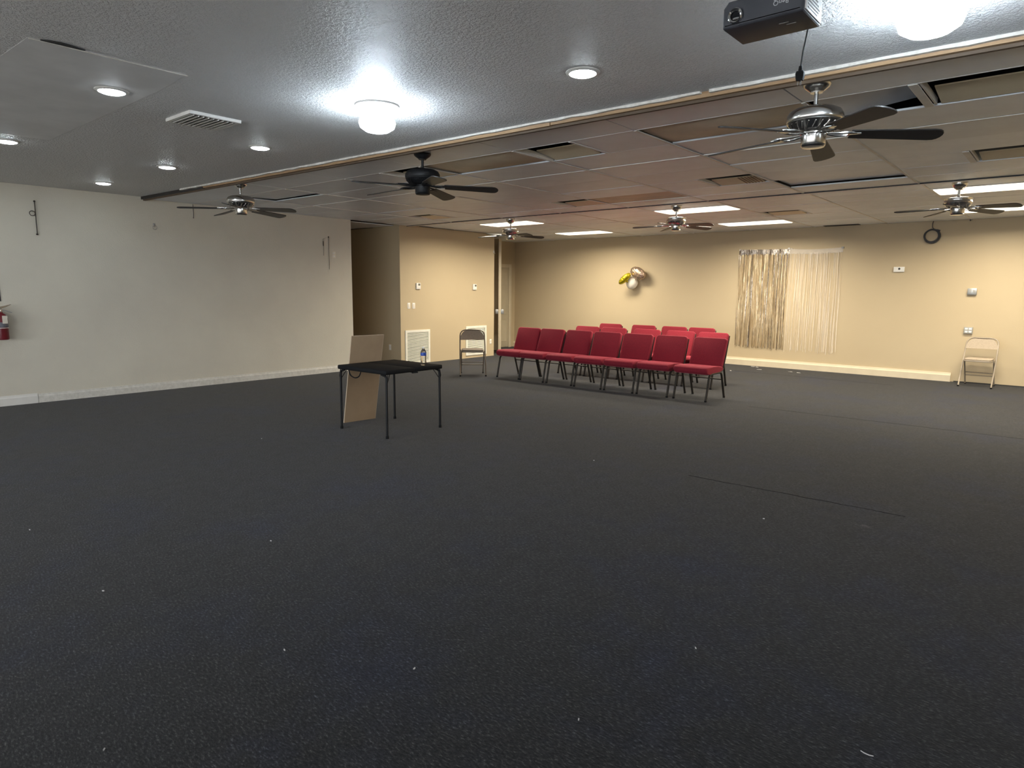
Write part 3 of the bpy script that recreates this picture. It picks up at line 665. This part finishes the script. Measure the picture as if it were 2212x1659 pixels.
# ------------------------------------------------------------------ folding chairs (local front = -Y)
def folding_chair(loc, rz, fm, cm, label):
    t = thing('folding_chair', label, 'chair', loc, rz, 'metal folding chairs')
    X = .222
    hoop = arc([(-X, -.235, .012), (-X*.985, .045, .50), (-X*.97, .155, .785), (X*.97, .155, .785), (X*.985, .045, .50), (X, -.235, .012)], .10, 6)
    for s in (-1, 1):
        bm = NB(); add_tube(bm, arc([(s*X, -.235, .012), (s*X, -.02, .40), (s*X*.99, .03, .52)], .06, 4), .0115, 10); l_ = obj('leg', bm, fm, t)
        obj('foot_cap', add_lathe(NB(), [(0, 0), (.015, 0), (.015, .022), (0, .024)], 10, (s*X, -.238, 0)), 'rubber', l_)
        bm = NB(); add_tube(bm, [(s*.198, .215, .012), (s*.198, -.06, .44)], .0105, 10); l_ = obj('leg', bm, fm, t)
        obj('foot_cap', add_lathe(NB(), [(0, 0), (.014, 0), (.014, .022), (0, .024)], 10, (s*.198, .217, 0)), 'rubber', l_)
        bm = NB(); add_prism(bm, [(-.09, .405), (.06, .42), (.075, .445), (-.09, .43)], 0, s*.204-.004, s*.204+.004); obj('seat_bracket', bm, fm, t)
    bm = NB(); add_tube(bm, arc([(-X*.99, .03, .52), (-X*.97, .145, .785), (X*.97, .145, .785), (X*.99, .03, .52)], .12, 8), .0115, 10); obj('back_hoop', bm, fm, t)
    for z, y in ((.165, .117), (.215, .085)):
        bm = NB(); add_tube(bm, [(-.198, y, z), (.198, y, z)], .0075, 8); obj('stretcher', bm, fm, t)
    bm = NB(); add_prism(bm, rrect(.39, .39, .05, 4, 0, -.045), 2, .415, .437, bevel=.004, seg=1); obj('seat_pan', bm, fm, t)
    bm = NB(); add_prism(bm, rrect(.37, .36, .06, 4, 0, -.045), 2, .437, .462, bevel=.012, seg=3); obj('seat_pad', bm, cm, t, smooth=50)
    # curved back panel
    bm = NB(); nx, nz = 12, 5; G = []
    for i in range(nx+1):
        u = -1+2*i/nx
        zt = .785-.012 - (.10*max(0, abs(u)-.55)/.45*max(0, abs(u)-.55)/.45)
        for j in range(nz+1):
            z = .612+(zt-.612)*j/nz; y = .03+(z-.52)*.434+.018*(1-u*u)
            for d in (0, .02): pass
            G.append((bm.verts.new((u*X*.955, y-.012, z)), bm.verts.new((u*X*.955, y+.010, z))))
    ix = lambda i, j: i*(nz+1)+j
    for i in range(nx):
        for j in range(nz):
            q = [ix(i, j), ix(i+1, j), ix(i+1, j+1), ix(i, j+1)]
            bm.faces.new([G[k][0] for k in q]); bm.faces.new([G[k][1] for k in q][::-1])
    for i in range(nx):
        for j in (0, nz): bm.faces.new((G[ix(i, j)][0], G[ix(i, j)][1], G[ix(i+1, j)][1], G[ix(i+1, j)][0]))
    for j in range(nz):
        for i in (0, nx): bm.faces.new((G[ix(i, j)][0], G[ix(i, j)][1], G[ix(i, j+1)][1], G[ix(i, j+1)][0]))
    obj('back_pad', bm, cm, t, smooth=50)
    return t
folding_chair((-8.08, 8.46, 0), math.radians(46), 'foldf', 'foldc', 'taupe metal folding chair standing in front of the second return grille')
folding_chair((-1.13, 13.17, 0), math.radians(-3), 'foldf2', 'foldc2', 'beige metal folding chair standing against the back wall')

# ------------------------------------------------------------------ folding table
t = thing('folding_table', 'square black plastic folding table with thin tubular legs', 'table', (-5.56, 4.545, 0), math.radians(1))
for s in (-1, 1):
    bm = NB(); y0, y1 = (-.395, -.0015) if s < 0 else (.0015, .395)
    add_box(bm, (-.395, y0, .648), (.395, y1, .692), bevel=.012, seg=3); obj('table_top_half', bm, 'plast_b', t)
for sx in (-1, 1):
    for sy in (-1, 1):
        bm = NB(); add_tube(bm, arc([(sx*.30, sy*.368, .645), (sx*.372, sy*.368, .63), (sx*.374, sy*.372, .012)], .03, 4), .0125, 10); l_ = obj('leg', bm, 'black', t)
        obj('foot_cap', add_lathe(NB(), [(0, 0), (.016, 0), (.016, .02), (.013, .03), (0, .03)], 12, (sx*.374, sy*.372, 0)), 'rubber', l_)
        bm = NB(); add_tube(bm, arc([(sx*.372, sy*.368, .54), (sx*.36, sy*.33, .60), (sx*.345, sy*.30, .648)], .03, 3), .004, 6)
        add_tube(bm, [(sx*.385, sy*.36, .645), (sx*.388, sy*.372, .575), (sx*.378, sy*.372, .555)], .005, 6); obj('leg_brace', bm, 'black', l_)
bm = NB(); add_prism(bm, [(-.04, .635), (.04, .635), (.03, .652), (-.03, .652)], 0, .375, .397, bevel=.003, seg=1); obj('latch', bm, 'plast_b', t)
bm = NB(); add_tube(bm, arc([(-.20, -.392, .648), (-.17, -.398, .60), (-.09, -.398, .575), (-.02, -.398, .60), (.0, -.392, .648)], .06, 5), .0065, 6); obj('carry_handle', bm, 'rubber', t)
bm = NB(); add_tube(bm, [(-.36, -.01, .645), (.36, -.01, .645)], .008, 8); obj('centre_rail', bm, 'black', t)
# leaning board: foot on the carpet, resting on the table edge
A0, A1 = V(-6.165, 4.363, 0), V(-6.123, 4.764, 0)
ax_ = (A1-A0).normalized(); wdt = (A1-A0).length; up_ = V(.212, 0, .9773); up_ = (up_-ax_*up_.dot(ax_)).normalized(); nn = ax_.cross(up_)
mtx = Matrix(((ax_.x, up_.x, nn.x, A0.x), (ax_.y, up_.y, nn.y, A0.y), (ax_.z, up_.z, nn.z, A0.z), (0, 0, 0, 1)))
t = thing('leaning_board', 'tall tan hardboard panel leaning against the black folding table', 'board', A0)
mi = Matrix.Translation(-A0) @ mtx
bm = NB(); add_box(bm, (0, 0, -.006), (wdt, 1.01, .006), mi); obj('panel', bm, 'board', t, smooth=0)
bm = NB()
for a, b in (((-.003, 0, -.0062), (0, 1.013, .0062)), ((wdt, 0, -.0062), (wdt+.003, 1.013, .0062)), ((0, 1.01, -.0062), (wdt, 1.013, .0062))): add_box(bm, a, b, mi)
obj('cut_edge', bm, 'board_edge', t, smooth=0)
# water bottle
t = thing('water_bottle', 'clear plastic water bottle with blue label on the black table', 'bottle', (-5.27, 4.76, .692))
obj('bottle_body', add_lathe(NB(), [(.0, .004), (.02, .001), (.029, .004), (.031, .014), (.029, .03), (.031, .04), (.0285, .055), (.031, .066), (.0285, .08), (.031, .092), (.031, .138), (.027, .152), (.017, .168), (.0125, .178), (.0125, .186), (0, .186)], 28), 'pet', t)
obj('label_band', add_lathe(NB(), [(.0315, .104), (.0318, .105), (.0318, .134), (.0315, .135)], 28), 'blue', t)
obj('cap', add_lathe(NB(), [(.0, .2), (.0135, .2), (.0145, .197), (.0145, .184), (.013, .182)], 20), 'white', t)

# ------------------------------------------------------------------ wall fittings helpers
def on_left(px, py): h = hit(px, py, 0, XL); return h.y, h.z
def on_back(px, py): h = hit(px, py, 1, YB); return h.x, h.z
LEFT = lambda name, label, cat, y, z, **k: thing(name, label, cat, (XL, y, z), -PI/2*-1, **k)   # local: +X along +Y, -Y into the room
def L2(name, label, cat, px, py, **k):
    y, z = on_left(px, py); return thing(name, label, cat, (XL, y, z), PI/2, **k)
def B2(name, label, cat, px, py, **k):
    x, z = on_back(px, py); return thing(name, label, cat, (x, YB, z), 0, **k)
# both frames: local X along wall, local -Y out of the wall into the room, local Z up
def thermostat(t):
    b = box_obj('body', (-.055, -.028, -.062), (.055, 0, .062), 'white', t, .006)
    box_obj('screen', (-.012, -.030, .01), (.04, -.027, .05), 'lcd', b); box_obj('button_strip', (-.012, -.030, -.03), (.04, -.0275, -.018), 'ivory', b)
thermostat(L2('thermostat', 'white thermostat above the two switch plates on the grille wall', 'thermostat', 902.5, 618, group='wall thermostats'))
thermostat(L2('thermostat', 'white thermostat above the second return grille behind the folding chair', 'thermostat', 1024.5, 620, group='wall thermostats'))
def switch(t, toggles=1):
    p = box_obj('plate', (-.035, -.007, -.058), (.035, 0, .058), 'white', t, .003)
    box_obj('rocker', (-.016, -.011, -.033), (.016, -.006, .033), 'ivory', p, .002)
switch(L2('light_switch', 'pale switch plate below thermostat, nearer the dark hallway', 'switch', 883, 660.5, group='paired switch plates'))
switch(L2('light_switch', 'pale switch plate below thermostat, further from the dark hallway', 'switch', 893.5, 660.5, group='paired switch plates'))
def outlet(t):
    p = box_obj('plate', (-.035, -.006, -.058), (.035, 0, .058), 'ivory', t, .003)
    for z in (-.026, .026):
        r = box_obj('receptacle', (-.017, -.010, z-.015), (.017, -.005, z+.015), 'white', p, .003)
outlet(L2('wall_outlet', 'ivory outlet plate high on the long wall beside the hallway corner', 'outlet', 721, 550.5))
outlet(L2('wall_outlet', 'ivory outlet low on the grille wall beside the alcove corner', 'outlet', 1059.5, 738))
h = hit(843, 750, 1, HY1); t = thing('wall_outlet', 'outlet plate low on the dim hallway wall', 'outlet', (h.x, HY1, h.z), 0); outlet(t)
# return grilles
def grille(t, w, h_, n):
    bm = NB(); e = .045; d = .016
    for a, b in (((-w/2, -d, 0), (w/2, 0, e)), ((-w/2, -d, h_-e), (w/2, 0, h_)), ((-w/2, -d, e), (-w/2+e, 0, h_-e)), ((w/2-e, -d, e), (w/2, 0, h_-e))): add_box(bm, a, b)
    obj('frame', bm, 'grille', t, smooth=0)
    box_obj('filter', (-w/2+e, -.003, e), (w/2-e, -.001, h_-e), 'filter', t)
    s0 = None
    for i in range(n):
        if s0 is None:
            s0 = o = obj('slat', add_prism(NB(), [(-.004, .003), (-.0025, .003), (-.0125, -.006), (-.014, -.006)], 0, -w/2+e, w/2-e), 'grille', t, smooth=0)
        else: o = s0.copy(); C.objects.link(o); o.parent = t
        o.location = (0, 0, e+.014+(h_-2*e-.02)*i/(n-1))
y0, z0 = on_left(875, 714); y1, z1 = on_left(928, 714); grille(thing('return_grille', 'large white return-air grille low on the wall beside the hallway', 'grille', (XL, (y0+y1)/2, .005), PI/2, group='return grilles'), y1-y0, z0-.005, 26)
y0, z0 = on_left(1006, 705); y1, _ = on_left(1050, 704); grille(thing('return_grille', 'white return-air grille partly hidden behind the folding chair', 'grille', (XL, (y0+y1)/2, .06), PI/2, group='return grilles'), y1-y0, z0-.06, 26)
def hook_ring(t, r=.03):
    obj('base_plate', add_box(NB(), (-.015, -.01, .0), (.015, 0, .05), None, .003, 1), 'steel', t)
    bm = NB(); add_tube(bm, [(r*math.cos(a*PI/10), -.022, -.01+r*math.sin(a*PI/10)) for a in range(20)], .004, 6, closed=True); obj('ring', bm, 'chrome', t)
    bm = NB(); add_tube(bm, [(0, -.008, .03), (0, -.026, .022)], .005, 6); obj('stem', bm, 'chrome', t)
hook_ring(L2('wall_hook', 'small chrome ring hook high on the long wall', 'hook', 333, 490))
t = L2('wall_hook', 'tiny hook on the grille wall edge at the alcove', 'hook', 1066.5, 546); hook_ring(t, .022)
# thin rods and wires
y, z = on_left(73.5, 433); y2, z2 = on_left(80, 508); yr, zr = on_left(72, 461)
t = thing('wall_rod', 'thin dark vertical rod with a ring high on the extinguisher wall', 'rod', (XL, y, z2), PI/2)
bm = NB(); add_tube(bm, [(0, -.014, 0), (0, -.014, z-z2)], .005, 6); obj('rod', bm, 'frame', t)
bm = NB(); add_tube(bm, [(-.034+.03*math.cos(a*PI/8), -.016, zr-z2+.03*math.sin(a*PI/8)) for a in range(16)], .004, 5, closed=True); obj('ring', bm, 'frame', t)
for zz in (.01, z-z2-.01): box_obj('wall_clip', (-.01, -.014, zz-.008), (.01, 0, zz+.008), 'frame', t)
ya, za = on_left(416, 446); yb2, zb2 = on_left(418, 472)
t = thing('wall_wire', 'short dark wire dangling from the tile ceiling onto the long wall', 'wire', (XL, ya, zb2), PI/2)
bm = NB(); add_tube(bm, [(0, -.01, za-zb2+.03), (.004, -.012, .08), (0, -.01, 0)], .004, 5); obj('wire', bm, 'cable', t)
box_obj('staple', (-.008, -.012, .01), (.008, 0, .016), 'steel', t)
ya, za = on_left(697, 516); yb2, zb2 = on_left(709, 512); yc, zc = on_left(709.5, 582); yd, zd = on_left(698.5, 552)
t = thing('wall_bracket', 'thin dark hooked wire bracket on the long wall beside the outlet plate', 'bracket', (XL, yb2, zc), PI/2)
bm = NB(); add_tube(bm, [(0, -.01, 0), (0, -.01, zb2-zc), (ya-yb2, -.012, za-zc), (yd-yb2, -.012, zd-zc)], .003, 5); obj('wire', bm, 'frame', t)
bm = NB(); add_tube(bm, [(ya-yb2, -.012, za-zc-.04), (ya-yb2+.001, -.012, za-zc-.12)], .007, 6); obj('sleeve', bm, 'rubber', t)
box_obj('wall_clip', (-.008, -.012, zb2-zc-.01), (.008, 0, zb2-zc+.01), 'frame', t)
# fire extinguisher and dark plate
yx, zx = on_left(1.5, 733)
t = thing('fire_extinguisher', 'red fire extinguisher with silver lever hung on the long wall', 'fire extinguisher', (XL+.095, yx, zx), PI/2)
obj('cylinder', add_lathe(NB(), [(.0, .0), (.06, .0), (.068, .006), (.07, .02), (.07, .255), (.066, .285), (.05, .31), (.028, .325), (.022, .345), (0, .345)], 32), 'exred', t)
obj('label_band', add_lathe(NB(), [(.0703, .155), (.0708, .156), (.0708, .215), (.0703, .216)], 32), 'exlab', t)
obj('pale_band', add_lathe(NB(), [(.0705, .142), (.0712, .143), (.0712, .149), (.0705, .15)], 32), 'white', t)
box_obj('tag', (.0, -.074, .20), (.052, -.071, .295), 'ivory', t)
obj('valve', add_lathe(NB(), [(.0, .335), (.024, .335), (.024, .375), (.016, .385), (0, .385)], 16), 'steel', t)
bm = NB(); add_prism(bm, [(-.03, .385), (.03, .385), (.115, .425), (.113, .433), (.02, .402), (-.03, .40)], 1, -.012, .012, bevel=.003, seg=1); obj('lever', bm, 'chrome', t)
bm = NB(); add_prism(bm, [(-.03, .352), (.035, .358), (.118, .325), (.12, .333), (.035, .37), (-.03, .366)], 1, -.011, .011, bevel=.003, seg=1); obj('carry_handle', bm, 'steel', t)
bm = NB(); add_tube(bm, arc([(-.02, 0, .362), (-.09, 0, .355), (-.092, 0, .06), (-.08, 0, .04)], .05, 5), .009, 8); obj('hose', bm, 'rubber', t)
obj('gauge', add_lathe(NB(), [(.0, 0), (.016, 0), (.016, .01), (0, .011)], 16), 'chrome', t).location = (.0, -.03, .355); 
box_obj('wall_hanger', (-.02, .06, .25), (.02, .095, .34), 'steel', t)
yp, zp = on_left(2.5, 651); yq, zq = on_left(.5, 604)
t = thing('wall_plate', 'dark rectangular plate on the wall above the fire extinguisher', 'plate', (XL, yp-.10, zp), PI/2)
box_obj('plate', (-.10, -.006, 0), (.10, 0, zq-zp), 'greyp', t, .001); box_obj('plate_face', (-.094, -.008, .006), (.094, -.006, zq-zp-.006), 'black', t)

# ------------------------------------------------------------------ back wall things
# fringe curtains
def fringe(t, x0, x1, ztop, zbot, dens, mats, jag, rag=.05):
    groups = {m: NB() for m in mats}
    x = x0
    while x < x1:
        m = random.choice(mats); bm = groups[m]; w = random.uniform(.006, .014); n = 7; row = []
        yy = -random.uniform(.004, .028); ang = random.uniform(-1.1, 1.1); ph = random.uniform(0, 6.28); drift = random.uniform(-.02, .02)
        zb = zbot+random.uniform(-.01, rag)
        for i in range(n+1):
            u = i/n; z = ztop+(zb-ztop)*u; a = ang+1.0*math.sin(ph+u*5)
            cx = x+drift*u+.004*math.sin(ph+9*u); cy = yy-.006*math.sin(ph+4*u)
            row.append((bm.verts.new((cx-w/2*math.cos(a), cy-w/2*math.sin(a), z)), bm.verts.new((cx+w/2*math.cos(a), cy+w/2*math.sin(a), z))))
        for a, b in zip(row, row[1:]): bm.faces.new((a[0], a[1], b[1], b[0]))
        x += random.uniform(.4, 1.6)*dens
    for m, bm in groups.items():
        o = obj('fringe_strands', bm, m, t, smooth=0); o['kind'] = 'stuff'
xa, za = on_back(1598, 540); xb, zb = on_back(1707, 538); xc, zc = on_back(1822, 534); xd, zd = on_back(1590, 752); xe, ze = on_back(1803, 763)
t = thing('fringe_curtain', 'shiny champagne foil fringe curtain hanging on the back wall', 'party curtain', (0, YB, 0))
def header(x0, x1, z0, z1, h_, m, nm='header_band'):
    bm = NB(); n = 16; r = []
    for i in range(n+1):
        u = i/n; z = z0+(z1-z0)*u-.02*math.sin(PI*u)*(m == 'clear'); y = -.012-.008*math.sin(i*1.9)
        r.append((bm.verts.new((x0+(x1-x0)*u, y, z)), bm.verts.new((x0+(x1-x0)*u, y-.003*math.cos(i*2.3), z-h_))))
    for a, b in zip(r, r[1:]): bm.faces.new((a[0], a[1], b[1], b[0]))
    return obj(nm, bm, m, t)
header(xa, xb, za, zb, .11, 'silver'); fringe(t, xa+.006, xb-.006, (za+zb)/2-.09, .36, .0085, ['gold', 'silver', 'gold'], .02)
for x in (xa+.02, xb-.02): box_obj('tape_tab', (x-.02, -.014, za-.02), (x+.02, -.0005, za+.012), 'white', t)
t = thing('fringe_curtain', 'clear translucent fringe curtain hanging beside the foil curtain', 'party curtain', (0, YB, 0))
header(xb+.01, xc, zb, zc, .09, 'clear'); fringe(t, xb+.015, xe+.01, zb-.08, .33, .018, ['clear'], .02, .07)
for x, z in ((xb+.03, zb), (xc-.01, zc)): box_obj('tape_tab', (x-.02, -.015, z-.025), (x+.02, -.0005, z+.012), 'clear' if x < -4 else 'greyp', t)
# balloons
def ball(name, label, px, py, dy, R, m, rot, crinkle=0, tip=False):
    h = hit(px, py, 1, YB-dy)
    bm = NB(); bmesh.ops.create_uvsphere(bm, u_segments=32, v_segments=18, radius=1)
    for v in bm.verts:
        c = v.co; a = math.atan2(c.z, c.x); rr = math.hypot(c.x, c.z)
        k = 1+crinkle*.05*math.sin(17*a)*rr**4 - crinkle*.0
        y = c.y*(1-crinkle*.0)+crinkle*.16*math.sin(23*a)*rr**6
        z = c.z
        if tip and z < 0: k *= 1-.28*z*z
        v.co = (c.x*k*R[0], y*R[1], z*R[2])
    b = obj('envelope', bm, m)
    t = thing(name, label, 'balloon', h, 0, 'balloons on the back wall'); t.rotation_euler = rot; b.parent = t
    bm = NB(); add_lathe(bm, [(.0, 0), (.012, 0), (.02, -.03), (.012, -.035), (0, -.03)], 10, (0, 0, -R[2]*(.74 if tip else .97))); obj('neck', bm, m, t)
    return t
ball('party_balloon', 'crinkled rose gold foil balloon tucked above the white balloon', 1378, 590, .20, (.20, .085, .13), 'rfoil', (0, math.radians(26), 0), 1)
ball('party_balloon', 'bright yellow foil balloon turned edgewise on the back wall', 1349.5, 602, .30, (.175, .085, .075), 'yfoil', (0, math.radians(-42), .2), 1)
ball('party_balloon', 'plain white round balloon hanging lowest on the back wall', 1365, 610.5, .13, (.14, .12, .15), 'latex', (0, PI+.1, 0), 0, True)
# cable coil
x, z = on_back(2013.5, 510); x2, z2 = on_back(2019, 473)
t = thing('cable_coil', 'coil of dark cable hanging on the back wall under the ceiling', 'cable coil', (x, YB, z))
for i in range(5):
    r = .108+.010*math.sin(i*2.1); ox, oz = .008*math.sin(i*1.7), .008*math.cos(i*2.6)
    bm = NB(); add_tube(bm, [(ox+r*math.cos(a*PI/18), -.02-.006*i+.004*math.sin(a*.5+i), oz+r*math.sin(a*PI/18)) for a in range(36)], .0085, 6, closed=True); obj('cable_turn', bm, 'cable', t)
bm = NB(); add_tube(bm, [(x2-x, -.02, z2-z), (x2-x-.02, -.03, (z2-z)*.7), (x2-x-.015, -.04, (z2-z)*.5), (.04, -.045, .10)], .006, 6); obj('cable_tail', bm, 'cable', t)
bm = NB(); add_tube(bm, [(.03, -.05, .10), (.08, -.052, .095), (.118, -.05, .08)], .012, 6); obj('cable_end', bm, 'cable', t)
# boxes on back wall
t = B2('wall_sensor', 'small white control box with dark dot right of the clear curtain', 'control box', 1942.5, 582)
b = box_obj('body', (-.085, -.03, -.045), (.085, 0, .045), 'white', t, .006)
bm = NB(); add_lathe(bm, [(0, 0), (.018, 0), (.016, .004), (0, .004)], 16); o = obj('dark_dot', bm, 'dark', b); o.location = (.005, -.03, .01); o.rotation_euler = (PI/2, 0, 0)
t = B2('outlet_box', 'grey metal twin outlet box midway up the back wall', 'outlet', 2100.5, 630)
b = box_obj('box', (-.065, -.045, -.055), (.065, 0, .055), 'steel', t, .006)
for s in (-1, 1): box_obj('receptacle', (s*.03-.018, -.049, -.02), (s*.03+.018, -.044, .03), 'greyp', b, .003)
t = B2('outlet_box', 'grey outlet box with four white sockets above the folding chair', 'outlet', 2092, 713.5)
b = box_obj('box', (-.062, -.04, -.055), (.062, 0, .055), 'greyp', t, .005)
for sx in (-1, 1):
    for sz in (-1, 1): box_obj('receptacle', (sx*.027-.02, -.045, sz*.024-.015), (sx*.027+.02, -.039, sz*.024+.015), 'white', b, .003)
t = B2('ceiling_bracket', 'tiny dark bracket at the top of the back wall near the coil', 'bracket', 2098, 472)
box_obj('block', (-.025, -.04, -.03), (.02, 0, .03), 'greyp', t, .004); bm = NB(); add_tube(bm, [(-.004, -.04, 0), (-.004, -.055, -.03), (-.004, -.05, -.045)], .006, 6); obj('pin', bm, 'dark', t)

# ------------------------------------------------------------------ litter on the carpet
SCR = [(585, 1169), (64, 1145), (223, 1277), (1283, 995), (565, 948), (1650, 1121), (615, 1405), (1503, 1401), (225, 1620), (1250, 1555), (895, 1445)]
def scrap(px, py, s, label, grp, m='lint'):
    p_ = hit(px, py, 2, 0); bm = NB(); n = 7; A = []; 
    for i in range(n):
        a = 2*PI*i/n; r = s*random.uniform(.5, 1); A.append((p_.x*0+r*1.7*math.cos(a), r*.6*math.sin(a)))
    add_prism(bm, A, 2, .0, .003); bm.verts.ensure_lookup_table()
    for v in bm.verts: v.co.z += random.uniform(0, .003) if v.co.z > .001 else 0
    o = obj('paper_scrap', bm, m, smooth=0); o.location = (p_.x, p_.y, 0); o.rotation_euler = (0, 0, random.uniform(0, 3.1))
    return tag(o, label, 'litter', grp)
for p_ in SCR: scrap(p_[0], p_[1], .0048, 'tiny white lint scrap lying on the open dark carpet', 'lint scraps on the open carpet')
for (x, y) in [(90, 1468), (320, 1425), (390, 1455), (370, 1432), (720, 1480), (800, 1490)]:
    scrap(1560+x/4.88, 500+y/4.88, .035, 'white paper scrap on the carpet below the foil curtain', 'paper scraps below the curtains')
h = hit(1873, 1630, 2, 0)
bm = NB(); add_tube(bm, [(-.02, .004, .002), (-.008, -.002, .003), (.006, -.003, .003), (.018, .003, .002)], .0016, 5)
o = obj('loose_thread', bm, 'lint'); o.location = (h.x, h.y, 0); tag(o, 'pale curved thread lying on the carpet', 'litter')
h = hit(1868, 1137, 2, 0)
bm = NB()
for i in range(160):
    a = random.uniform(0, 6.28); r = random.gauss(0, .5); cx, cy = .075*r*math.cos(a), .04*r*math.sin(a); s = random.uniform(.0015, .004)
    bm.faces.new([bm.verts.new((cx+s*math.cos(q), cy+s*.6*math.sin(q), .0025)) for q in (0, 2.1, 4.2)])
o = obj('dust_patch', bm, 'scuff', smooth=0); o.location = (h.x, h.y, 0); tag(o, 'pale dusty patch on the carpet near a seam', 'stain', kind='stuff')
